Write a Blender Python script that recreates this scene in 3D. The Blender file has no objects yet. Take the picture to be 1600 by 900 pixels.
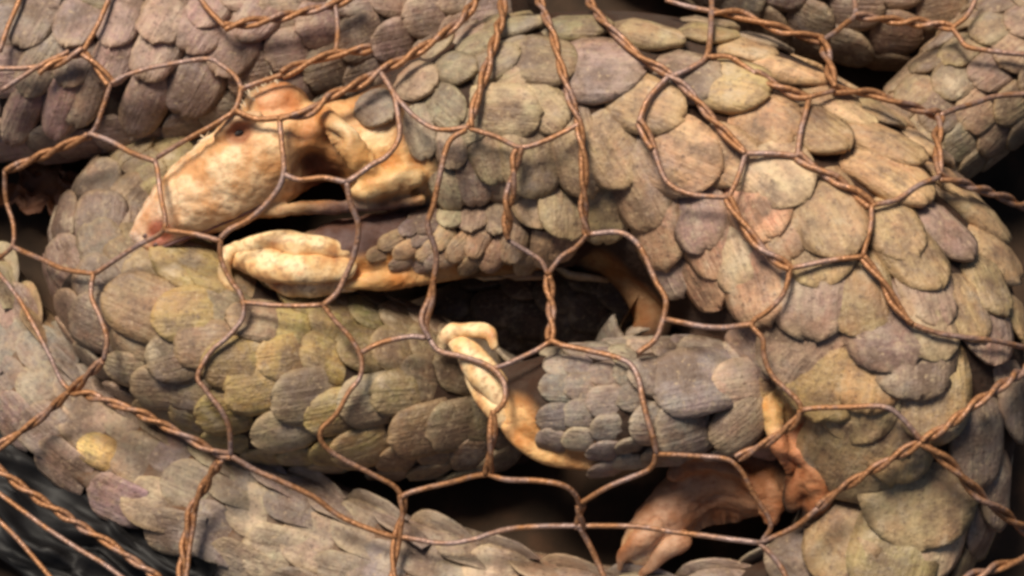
import bpy, bmesh, math, random
import numpy as np
from mathutils import Vector, Matrix, Quaternion, noise
from mathutils.bvhtree import BVHTree

random.seed(7)
scene = bpy.context.scene
COL = scene.collection
R = math.radians

# ------------------------------------------------------------------ camera
CAM_D, CAM_W, TILT = 1.30, 0.60, R(20)
TARGET = Vector((0, 0, 0.10))
EX = Vector((1, 0, 0))
EZ = Vector((0, -math.sin(TILT), math.cos(TILT)))      # towards the camera
EY = EZ.cross(EX)
CAM_LOC = TARGET + EZ * CAM_D
MPP = CAM_W / 1600.0                                     # metres per photo pixel at the target
cd = bpy.data.cameras.new('camera')
cam = bpy.data.objects.new('camera', cd)
COL.objects.link(cam)
cam.matrix_world = Matrix((
    (EX.x, EY.x, EZ.x, CAM_LOC.x), (EX.y, EY.y, EZ.y, CAM_LOC.y),
    (EX.z, EY.z, EZ.z, CAM_LOC.z), (0, 0, 0, 1)))
cd.sensor_width = 36
cd.lens = 36 * CAM_D / CAM_W
cd.clip_start, cd.clip_end = 0.05, 50
cd.dof.use_dof = True
cd.dof.focus_distance = CAM_D - 0.05
cd.dof.aperture_fstop = 11
scene.camera = cam

# ------------------------------------------------------------------ light: soft open daylight from above
world = bpy.data.worlds.new('World')
scene.world = world
world.use_nodes = True
wn = world.node_tree
bg = wn.nodes['Background']
sky = wn.nodes.new('ShaderNodeTexSky')
sky.sky_type = 'NISHITA'
sky.sun_disc = False
SUN_EL, SUN_AZ = R(62), R(-35)          # azimuth from +Y, clockwise
sky.sun_elevation = SUN_EL
sky.sun_rotation = SUN_AZ
sky.air_density, sky.dust_density = 1.0, 3.0
bg.inputs['Strength'].default_value = 0.05
wn.links.new(sky.outputs[0], bg.inputs['Color'])
sl = bpy.data.lights.new('sun', 'SUN')
sl.energy = 5.0
sl.angle = R(20)
sl.color = (1.0, 0.90, 0.75)
sun = bpy.data.objects.new('sun', sl)
COL.objects.link(sun)
sd = Vector((math.sin(SUN_AZ) * math.cos(SUN_EL), math.cos(SUN_AZ) * math.cos(SUN_EL), math.sin(SUN_EL)))
sun.rotation_euler = sd.to_track_quat('Z', 'Y').to_euler()
sun.location = sd * 3
vs = scene.view_settings
vs.view_transform = 'Standard'
vs.look = 'None'
vs.exposure = 0.0
vs.gamma = 1.0
vs.use_curve_mapping = False
scene.cycles.use_denoising = True
scene.cycles.max_bounces = 6
scene.cycles.filter_width = 3.2
scene.render.film_transparent = False


# ------------------------------------------------------------------ geometry helpers
def ray(px, py):
    v = EX * ((px - 800) / 1600 * CAM_W) - EY * ((py - 450) / 1600 * CAM_W) - EZ * CAM_D
    return v.normalized()


def P(px, py, z):
    d = ray(px, py)
    return CAM_LOC + d * ((z - CAM_LOC.z) / d.z)


def pix(p):
    v = Vector(p) - CAM_LOC
    k = CAM_D / -v.dot(EZ)
    return (v.dot(EX) * k / CAM_W * 1600 + 800, -v.dot(EY) * k / CAM_W * 1600 + 450)


def catmull(pts, n):
    """pts: list of tuples; uniform Catmull-Rom through all of them, n samples per span."""
    a = np.array(pts, float)
    a = np.vstack([2 * a[0] - a[1], a, 2 * a[-1] - a[-2]])
    out = []
    for i in range(1, len(a) - 2):
        for k in range(n):
            t = k / n
            p0, p1, p2, p3 = a[i - 1], a[i], a[i + 1], a[i + 2]
            out.append(.5 * ((2 * p1) + (-p0 + p2) * t + (2 * p0 - 5 * p1 + 4 * p2 - p3) * t * t
                             + (-p0 + 3 * p1 - 3 * p2 + p3) * t ** 3))
    out.append(a[-2])
    return np.array(out)


class Limb:
    """A swept spine: (px, py, z, radius_px) -> centres, radii and frames in the world."""
    def __init__(self, pts, flat=1.0, n=8):
        w = []
        for p in pts:
            c = P(p[0], p[1], p[2])
            w.append((c.x, c.y, c.z, p[3] * MPP, p[4] if len(p) > 4 else flat))
        s = catmull(w, n)
        self.c = [Vector(r[:3]) for r in s]
        self.r = [max(r[3], .0008) for r in s]
        self.f = [r[4] for r in s]
        m = len(self.c)
        self.t = [(self.c[min(i + 1, m - 1)] - self.c[max(i - 1, 0)]).normalized() for i in range(m)]
        self.side, self.up = [], []
        for t in self.t:
            u = Vector((0, 0, 1)) - t * t.z
            if u.length < 1e-3:
                u = Vector((0, 1, 0))
            u.normalize()
            self.up.append(u)
            self.side.append(t.cross(u).normalized())
        self.len = [0.0]
        for i in range(1, m):
            self.len.append(self.len[-1] + (self.c[i] - self.c[i - 1]).length)

    def at(self, s):
        i = min(max(int(np.searchsorted(self.len, s)) - 1, 0), len(self.c) - 2)
        k = (s - self.len[i]) / max(self.len[i + 1] - self.len[i], 1e-9)
        L = lambda a: a[i] * (1 - k) + a[i + 1] * k
        return L(self.c), L(self.r), L(self.t).normalized(), L(self.side).normalized(), L(self.up).normalized(), L(self.f)

    def geo(self, seg=28):
        V, F = [], []
        m = len(self.c)
        rings = []
        for i in range(m):
            rings.append((self.c[i], self.r[i], self.side[i], self.up[i], self.f[i]))
        pre, post = [], []
        for k in (80, 55, 30):
            a = R(k)
            pre.append((self.c[0] - self.t[0] * self.r[0] * math.sin(a) * .8, self.r[0] * math.cos(a), self.side[0], self.up[0], self.f[0]))
        for k in (30, 55, 80):
            a = R(k)
            post.append((self.c[-1] + self.t[-1] * self.r[-1] * math.sin(a) * .8, self.r[-1] * math.cos(a), self.side[-1], self.up[-1], self.f[-1]))
        rings = pre + rings + post
        for c, r, sd_, up, fl in rings:
            for j in range(seg):
                a = 2 * math.pi * j / seg
                V.append(c + sd_ * (math.cos(a) * r) + up * (math.sin(a) * r * fl))
        nr = len(rings)
        for i in range(nr - 1):
            for j in range(seg):
                k = (j + 1) % seg
                F.append((i * seg + j, i * seg + k, (i + 1) * seg + k, (i + 1) * seg + j))
        F.append(tuple(range(seg))[::-1])
        F.append(tuple((nr - 1) * seg + j for j in range(seg)))
        return V, F


def ball(px, py, z, rx, ry, rz, ang=0.0, seg=20, rings=12):
    """ellipsoid; rx/ry/rz in photo pixels, ang rotates rx in the picture plane (degrees, y down)"""
    c = P(px, py, z)
    a = -R(ang)
    ax = Vector((math.cos(a), math.sin(a), 0))
    ay = Vector((-math.sin(a), math.cos(a), 0))
    V, F = [], []
    for i in range(rings + 1):
        th = math.pi * i / rings
        for j in range(seg):
            ph = 2 * math.pi * j / seg
            V.append(c + ax * (rx * MPP * math.sin(th) * math.cos(ph)) + ay * (ry * MPP * math.sin(th) * math.sin(ph))
                     + Vector((0, 0, rz * MPP * math.cos(th))))
    for i in range(rings):
        for j in range(seg):
            k = (j + 1) % seg
            F.append((i * seg + j, i * seg + k, (i + 1) * seg + k, (i + 1) * seg + j))
    return V, F


def mesh_from(name, parts):
    V, F = [], []
    for v, f in parts:
        o = len(V)
        V += [tuple(x) for x in v]
        F += [tuple(i + o for i in t) for t in f]
    m = bpy.data.meshes.new(name)
    m.from_pydata(V, [], F)
    m.update()
    return m


def smooth(m):
    m.polygons.foreach_set('use_smooth', [True] * len(m.polygons))


def obj(name, mesh, mat=None, parent=None, loc=None):
    o = bpy.data.objects.new(name, mesh)
    COL.objects.link(o)
    if mat:
        mesh.materials.clear()
        mesh.materials.append(mat)
    if parent:
        o.parent = parent
    return o


def thing(name, label, cat, group=None):
    o = bpy.data.objects.new(name, None)
    COL.objects.link(o)
    o.empty_display_size = .02
    o['label'], o['category'] = label, cat
    if cat == 'pangolin':
        group = 'pangolins heaped under the wire'
    if group:
        o['group'] = group
    return o


def fuse(name, parts, voxel=.0017, iters=6, disp=None):
    """several overlapping closed shapes -> one continuous skin"""
    m = mesh_from(name + '_raw', parts)
    o = bpy.data.objects.new(name + '_raw', m)
    COL.objects.link(o)
    md = o.modifiers.new('remesh', 'REMESH')
    md.mode = 'VOXEL'
    md.voxel_size = voxel
    sm = o.modifiers.new('smooth', 'SMOOTH')
    sm.factor, sm.iterations = .5, iters
    dg = bpy.context.evaluated_depsgraph_get()
    out = bpy.data.meshes.new_from_object(o.evaluated_get(dg))
    bpy.data.objects.remove(o)
    bpy.data.meshes.remove(m)
    out.name = name
    if disp:
        n = len(out.vertices)
        co = np.empty(n * 3); out.vertices.foreach_get('co', co)
        no = np.empty(n * 3); out.vertex_normals.foreach_get('vector', no)
        co = co.reshape(-1, 3); no = no.reshape(-1, 3)
        d = np.array([disp(Vector(c), Vector(k)) for c, k in zip(co, no)])
        out.vertices.foreach_set('co', (co + no * d[:, None]).ravel())
    out.update()
    smooth(out)
    return out


def paint(mesh, base, spots, name='skin'):
    """vertex colours of the hide: base + soft spots ((px,py,z), radius_px, colour)"""
    n = len(mesh.vertices)
    co = np.empty(n * 3); mesh.vertices.foreach_get('co', co); co = co.reshape(-1, 3)
    col = np.tile(np.array(base, float), (n, 1))
    for (c, r, k) in spots:
        d = np.linalg.norm(co - np.array(P(*c)), axis=1) / (r * MPP)
        w = np.clip(1.35 - d, 0, .7) / .7
        w = (w * w * (3 - 2 * w))[:, None]
        col = col * (1 - w) + np.array(k) * w
    at = mesh.attributes.new(name, 'FLOAT_COLOR', 'POINT')
    at.data.foreach_set('color', np.hstack([col, np.ones((n, 1))]).ravel().astype(np.float32))


# ------------------------------------------------------------------ materials
def new_mat(name):
    m = bpy.data.materials.new(name)
    m.use_nodes = True
    nt = m.node_tree
    b = nt.nodes['Principled BSDF']
    N = lambda t, **k: _node(nt, t, k)
    return m, nt, b, N


def _node(nt, t, k):
    n = nt.nodes.new(t)
    for a, v in k.items():
        if a.startswith('i_'):
            key = a[2:]
            n.inputs[int(key) if key.isdigit() else key].default_value = v
        else:
            setattr(n, a, v)
    return n


def ramp(nt, fac, stops):
    r = nt.nodes.new('ShaderNodeValToRGB')
    e = r.color_ramp.elements
    while len(e) < len(stops):
        e.new(0.5)
    for el, (p, c) in zip(e, stops):
        el.position = p
        el.color = (*c, 1) if len(c) == 3 else c
    nt.links.new(fac, r.inputs[0])
    return r.outputs[0]


def mixc(nt, fac, a, b, mode='MIX'):
    n = nt.nodes.new('ShaderNodeMix')
    n.data_type = 'RGBA'
    n.blend_type = mode
    for s, v in ((0, fac), (6, a), (7, b)):
        if isinstance(v, (int, float)):
            n.inputs[s].default_value = v
        elif isinstance(v, tuple):
            n.inputs[s].default_value = (*v, 1) if len(v) == 3 else v
        else:
            nt.links.new(v, n.inputs[s])
    return n.outputs[2]


def math_(nt, op, a, b=None):
    n = nt.nodes.new('ShaderNodeMath')
    n.operation = op
    for i, v in enumerate((a, b)):
        if v is None:
            continue
        if isinstance(v, (int, float)):
            n.inputs[i].default_value = v
        else:
            nt.links.new(v, n.inputs[i])
    return n.outputs[0]


def scale_material(name, joined):
    m, nt, b, N = new_mat(name)
    L = nt.links.new
    loc = N('ShaderNodeAttribute', attribute_name='loc').outputs['Vector']
    edge = N('ShaderNodeAttribute', attribute_name='edge').outputs['Fac']
    if joined:
        t = N('ShaderNodeAttribute', attribute_name='tint')
        tint, seed = t.outputs['Color'], t.outputs['Alpha']
    else:
        oi = N('ShaderNodeObjectInfo')
        tint, seed = oi.outputs['Color'], oi.outputs['Random']
    w = math_(nt, 'MULTIPLY', seed, 37.0)

    def nz(scale, detail, sx=(1, 1, 1), rough=.6):
        mp = N('ShaderNodeMapping')
        mp.inputs['Scale'].default_value = sx
        L(loc, mp.inputs['Vector'])
        n = N('ShaderNodeTexNoise', noise_dimensions='4D', i_Scale=scale, i_Detail=detail, i_Roughness=rough)
        L(mp.outputs[0], n.inputs['Vector'])
        L(w, n.inputs['W'])
        return n.outputs['Fac']
    streak = nz(2.2, 4, (.5, 6, 1))
    blotch = nz(2.3, 5)
    hue = nz(3.4, 3)
    fine = nz(11, 4)
    pit = nz(4.2, 3)
    c = mixc(nt, ramp(nt, hue, [(.32, (0, 0, 0)), (.68, (1, 1, 1))]), mixc(nt, 1.0, tint, (1.04, .86, .84), 'MULTIPLY'), mixc(nt, 1.0, tint, (.99, 1.02, .92), 'MULTIPLY'))
    c = mixc(nt, ramp(nt, streak, [(.3, (0, 0, 0)), (.7, (1, 1, 1))]), mixc(nt, 1.0, c, (.66, .62, .62), 'MULTIPLY'), mixc(nt, 1.0, c, (1.2, 1.19, 1.15), 'MULTIPLY'))
    c = mixc(nt, ramp(nt, blotch, [(.45, (0, 0, 0)), (.7, (.7, .7, .7))]), c, mixc(nt, .5, tint, (.22, .13, .10)))
    c = mixc(nt, ramp(nt, fine, [(.5, (0, 0, 0)), (.75, (.5, .5, .5))]), c, (.46, .36, .23))
    c = mixc(nt, ramp(nt, pit, [(.66, (0, 0, 0)), (.74, (.8, .8, .8))]), c, (.085, .05, .036))
    pos = N('ShaderNodeNewGeometry').outputs['Position']
    mud = N('ShaderNodeTexNoise', i_Scale=42, i_Detail=6, i_Roughness=.65); L(pos, mud.inputs['Vector'])
    grit = N('ShaderNodeTexNoise', i_Scale=330, i_Detail=4, i_Roughness=.7); L(pos, grit.inputs['Vector'])
    stain = N('ShaderNodeTexNoise', i_Scale=19, i_Detail=5, i_Roughness=.7); L(pos, stain.inputs['Vector'])
    c = mixc(nt, ramp(nt, stain.outputs[0], [(.52, (0, 0, 0)), (.68, (.55, .55, .55))]), c, (.36, .17, .085))
    c = mixc(nt, ramp(nt, stain.outputs[0], [(.33, (.55, .55, .55)), (.46, (0, 0, 0))]), c, (.25, .215, .22))
    c = mixc(nt, ramp(nt, mud.outputs[0], [(.47, (0, 0, 0)), (.62, (.78, .78, .78))]), c, (.135, .082, .054))
    c = mixc(nt, ramp(nt, mud.outputs[0], [(.30, (.7, .7, .7)), (.43, (0, 0, 0))]), c, (.54, .43, .30))
    c = mixc(nt, ramp(nt, grit.outputs[0], [(.55, (0, 0, 0)), (.68, (.75, .75, .75))]), c, (.10, .06, .045))
    c = mixc(nt, ramp(nt, grit.outputs[0], [(.32, (.6, .6, .6)), (.42, (0, 0, 0))]), c, (.56, .41, .25))
    pale = mixc(nt, .5, mixc(nt, 1.0, tint, (1.5, 1.36, 1.1), 'MULTIPLY'), (.60, .42, .21))
    e2 = math_(nt, 'MULTIPLY', edge, ramp(nt, blotch, [(.35, (.05, .05, .05)), (.65, (.55, .55, .55))]))
    c = mixc(nt, e2, c, pale)
    L(c, b.inputs['Base Color'])
    L(ramp(nt, fine, [(.3, (.34,) * 3), (.7, (.62,) * 3)]), b.inputs['Roughness'])
    b.inputs['Specular IOR Level'].default_value = .42
    h = math_(nt, 'ADD', math_(nt, 'MULTIPLY', streak, 1.0), math_(nt, 'MULTIPLY', fine, .55))
    h = math_(nt, 'ADD', h, math_(nt, 'MULTIPLY', pit, -.5))
    h = math_(nt, 'ADD', h, math_(nt, 'MULTIPLY', grit.outputs[0], .7))
    bp = N('ShaderNodeBump', i_Strength=.7, i_Distance=.0022)
    L(h, bp.inputs['Height'])
    L(bp.outputs[0], b.inputs['Normal'])
    return m


def skin_material(name, wet=.5):
    m, nt, b, N = new_mat(name)
    L = nt.links.new
    tc = N('ShaderNodeNewGeometry').outputs['Position']
    base = N('ShaderNodeAttribute', attribute_name='skin').outputs['Color']
    n1 = N('ShaderNodeTexNoise', i_Scale=55, i_Detail=5); L(tc, n1.inputs['Vector'])
    n2 = N('ShaderNodeTexNoise', i_Scale=260, i_Detail=4); L(tc, n2.inputs['Vector'])
    v = N('ShaderNodeTexVoronoi', feature='DISTANCE_TO_EDGE', i_Scale=190); L(tc, v.inputs['Vector'])
    n3 = N('ShaderNodeTexNoise', i_Scale=24, i_Detail=4); L(tc, n3.inputs['Vector'])
    c = mixc(nt, ramp(nt, n1.outputs[0], [(.42, (0, 0, 0)), (.62, (.85, .85, .85))]), base, mixc(nt, 1.0, base, (.74, .47, .28), 'MULTIPLY'))
    c = mixc(nt, ramp(nt, n3.outputs[0], [(.5, (0, 0, 0)), (.64, (.6, .6, .6))]), c, mixc(nt, 1.0, base, (.58, .42, .28), 'MULTIPLY'))
    c = mixc(nt, ramp(nt, n2.outputs[0], [(.5, (0, 0, 0)), (.75, (.5, .5, .5))]), c, mixc(nt, 1.0, base, (.55, .38, .30), 'MULTIPLY'))
    L(c, b.inputs['Base Color'])
    lum = N('ShaderNodeRGBToBW'); L(base, lum.inputs[0])
    L(ramp(nt, lum.outputs[0], [(.08, (.92,) * 3), (.35, (wet,) * 3)]), b.inputs['Roughness'])
    b.inputs['Specular IOR Level'].default_value = .3
    mp = N('ShaderNodeMapping'); mp.inputs['Rotation'].default_value = (0, 0, R(-35)); mp.inputs['Scale'].default_value = (1, 1.9, 1)
    L(tc, mp.inputs['Vector'])
    wr = N('ShaderNodeTexNoise', i_Scale=75, i_Detail=5, i_Roughness=.7); L(mp.outputs[0], wr.inputs['Vector'])
    c = mixc(nt, ramp(nt, wr.outputs[0], [(.34, (.55, .55, .55)), (.44, (0, 0, 0))]), c, mixc(nt, 1.0, base, (.50, .30, .22), 'MULTIPLY'))
    L(c, b.inputs['Base Color'])
    b.inputs['Subsurface Weight'].default_value = .12
    b.inputs['Subsurface Radius'].default_value = (.006, .002, .001)
    b.inputs['Subsurface Scale'].default_value = .6
    h = math_(nt, 'ADD', math_(nt, 'MULTIPLY', n2.outputs[0], .8), math_(nt, 'MULTIPLY', wr.outputs[0], 1.0))
    bp = N('ShaderNodeBump', i_Strength=.6, i_Distance=.002)
    L(h, bp.inputs['Height']); L(bp.outputs[0], b.inputs['Normal'])
    return m


def horn_material():
    m, nt, b, N = new_mat('horn')
    L = nt.links.new
    tc = N('ShaderNodeNewGeometry').outputs['Position']
    n1 = N('ShaderNodeTexNoise', i_Scale=70, i_Detail=5); L(tc, n1.inputs['Vector'])
    n2 = N('ShaderNodeTexNoise', i_Scale=300, i_Detail=3); L(tc, n2.inputs['Vector'])
    c = ramp(nt, n1.outputs[0], [(.30, (.50, .20, .07)), (.44, (.76, .47, .21)), (.60, (.88, .66, .38)), (.75, (.80, .40, .20))])
    c = mixc(nt, ramp(nt, n2.outputs[0], [(.48, (0, 0, 0)), (.68, (.7, .7, .7))]), c, (.34, .18, .09))
    L(c, b.inputs['Base Color'])
    b.inputs['Roughness'].default_value = .55
    bp = N('ShaderNodeBump', i_Strength=.4, i_Distance=.001)
    L(n2.outputs[0], bp.inputs['Height']); L(bp.outputs[0], b.inputs['Normal'])
    return m


def wire_material(name, rust):
    m, nt, b, N = new_mat(name)
    L = nt.links.new
    tc = N('ShaderNodeNewGeometry').outputs['Position']
    n1 = N('ShaderNodeTexNoise', i_Scale=38, i_Detail=6, i_Roughness=.7); L(tc, n1.inputs['Vector'])
    n2 = N('ShaderNodeTexNoise', i_Scale=420, i_Detail=3); L(tc, n2.inputs['Vector'])
    steel = mixc(nt, n2.outputs[0], (.19, .11, .10), (.50, .36, .31))
    ru = mixc(nt, n2.outputs[0], (.16, .066, .036), (.58, .28, .115))
    f = ramp(nt, n1.outputs[0], [(.62 - rust * .42, (0, 0, 0)), (.80 - rust * .42, (1, 1, 1))])
    L(mixc(nt, f, steel, ru), b.inputs['Base Color'])
    b.inputs['Metallic'].default_value = .4
    L(ramp(nt, n2.outputs[0], [(.3, (.32,) * 3), (.7, (.75,) * 3)]), b.inputs['Roughness'])
    bp = N('ShaderNodeBump', i_Strength=.8, i_Distance=.0011)
    L(n2.outputs[0], bp.inputs['Height']); L(bp.outputs[0], b.inputs['Normal'])
    return m


def noise_material(name, stops, scale, rough=.7, bump=.6, dist=.004, detail=6):
    m, nt, b, N = new_mat(name)
    L = nt.links.new
    tc = N('ShaderNodeNewGeometry').outputs['Position']
    n1 = N('ShaderNodeTexNoise', i_Scale=scale, i_Detail=detail); L(tc, n1.inputs['Vector'])
    L(ramp(nt, n1.outputs[0], stops), b.inputs['Base Color'])
    b.inputs['Roughness'].default_value = rough
    bp = N('ShaderNodeBump', i_Strength=bump, i_Distance=dist)
    L(n1.outputs[0], bp.inputs['Height']); L(bp.outputs[0], b.inputs['Normal'])
    return m


M_SCALE = scale_material('keratin_scale', False)
M_SCALE_J = scale_material('keratin_scale_joined', True)
M_SKIN = skin_material('hide', .5)
M_HORN = horn_material()
M_STEEL = wire_material('old_wire', .54)
M_RUST = wire_material('rusty_wire', .68)
M_FLOOR = noise_material('dirty_floor', [(.3, (.026, .018, .013)), (.55, (.055, .034, .022)), (.8, (.12, .06, .034))], 30, .9)
M_FLOOR.node_tree.nodes['Principled BSDF'].inputs['Specular IOR Level'].default_value = .12
M_PLASTIC = noise_material('wet_black_plastic', [(.3, (.006, .006, .007)), (.8, (.02, .018, .018))], 16, .55, .4, .006, 3)
M_PLASTIC.node_tree.nodes['Principled BSDF'].inputs['Specular IOR Level'].default_value = .22
M_LEAF = noise_material('dead_leaf', [(.3, (.09, .03, .012)), (.6, (.26, .09, .03)), (.8, (.36, .17, .07))], 70, .6)
M_EYE = noise_material('eye', [(.4, (.012, .007, .005)), (.7, (.035, .018, .012))], 200, .45, .3, .001)
M_HAIR = noise_material('bristle', [(.3, (.50, .36, .22)), (.7, (.78, .64, .46))], 300, .6, .1, .001)
M_DARKSKIN = noise_material('nostril', [(.3, (.05, .015, .012)), (.7, (.10, .03, .02))], 200, .4, .3, .001)

# ------------------------------------------------------------------ scale shapes (shared meshes)
def make_scale(i):
    rnd = random.Random(100 + i)
    nt_, ny = 9, 8
    point = rnd.uniform(0.0, .75)
    skew = rnd.uniform(-.10, .10)
    chips = [(rnd.uniform(-.9, .9), rnd.uniform(.02, .07), rnd.uniform(.06, .16)) for _ in range(rnd.choice((0, 0, 1, 1)))]
    arch = rnd.uniform(.08, .12)

    def width(t):
        if t < .55:
            return .40 + .10 * math.sin(t / .55 * math.pi / 2)
        u = (t - .55) / .45
        a = max(0, 1 - u ** 3.2) ** .62
        b_ = 1 - .62 * u ** 1.5 - .38 * u ** 6
        return .5 * (a * (1 - point * .7) + b_ * point * .7)
    V, loc, edge, F = [], [], [], []
    ts = [0, .18, .36, .54, .70, .82, .90, .96, .992]
    for t in ts:
        w = width(t) * (1 + .06 * noise.noise(Vector((t * 3, i * 5.1, 0))))
        for j in range(ny + 1):
            v = -1 + 2 * j / ny
            y = v * w
            tt = t
            for cv, cdp, cw in chips:
                tt -= cdp * math.exp(-((v * w * 2 - cv) / cw) ** 2) * max(0, (t - .6) / .4) ** 1.5
            x = tt + .035 * noise.noise(Vector((v * 2.2, i * 7.7, 1.5))) * t + .02 * noise.noise(Vector((v * 6, i * 3.3, 4.5))) * max(0, t - .5) * 2
            z = arch * (1 - abs(2 * y) ** 2.6 * .95) + .02 * math.sin(t * 9 + i) * (1 - abs(v)) - .10 * max(0, t - .55) ** 2 - .05 * max(0, (t - .88) / .12) ** 2
            z -= .22 * max(0, .34 - t) ** 1.2 / .34 ** 1.2
            z += .012 * noise.noise(Vector((x * 4, y * 5, i * 3.1)))
            V.append((x, y + skew * t * t, z))
            loc.append((x, y, i * .37))
            ex = max(abs(v) ** 5 * .75 * min(1, t * 1.6), max(0, (t - .80) / .19) ** 1.3)
            edge.append(min(1, ex))
    n1 = len(V)
    W_ = ny + 1
    for a in range(len(ts) - 1):
        for j in range(ny):
            F.append((a * W_ + j, (a + 1) * W_ + j, (a + 1) * W_ + j + 1, a * W_ + j + 1))
    rim = [a * W_ for a in range(len(ts))] + [(len(ts) - 1) * W_ + j for j in range(1, W_)] + [a * W_ + ny for a in range(len(ts) - 2, -1, -1)]
    th = .075
    base = len(V)
    for r in rim:
        x, y, z = V[r]
        V.append((x * .985, y * .97, z - th))
        loc.append(loc[r]); edge.append(edge[r])
    for k in range(len(rim) - 1):
        F.append((rim[k], base + k, base + k + 1, rim[k + 1]))
    ci = len(V)
    V.append((.45, 0, .015)); loc.append((.45, 0, 0)); edge.append(0)
    for k in range(len(rim) - 1):
        F.append((base + k, ci, base + k + 1))
    m = bpy.data.meshes.new('scale')
    m.from_pydata(V, [], F)
    m.update()
    smooth(m)
    a = m.attributes.new('loc', 'FLOAT_VECTOR', 'POINT')
    a.data.foreach_set('vector', np.array(loc, np.float32).ravel())
    a = m.attributes.new('edge', 'FLOAT', 'POINT')
    a.data.foreach_set('value', np.array(edge, np.float32))
    m.materials.append(M_SCALE)
    return m, np.array(V), F, np.array(loc), np.array(edge)


SCALES = [make_scale(i) for i in range(9)]


BARE = [(1205, 625, 24), (1225, 690, 30), (1268, 755, 36), (1150, 770, 62), (1100, 765, 60), (1040, 800, 60), (968, 402, 44), (1010, 465, 42), (800, 672, 20), (850, 712, 24), (905, 724, 20),
        (545, 230, 58), (575, 280, 46), (625, 288, 30), (1205, 570, 16),
        (1496, 404, 17), (1504, 458, 20), (1576, 432, 15), (1426, 330, 12)]       # bare flesh of the front animal: no scales grow there


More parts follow.
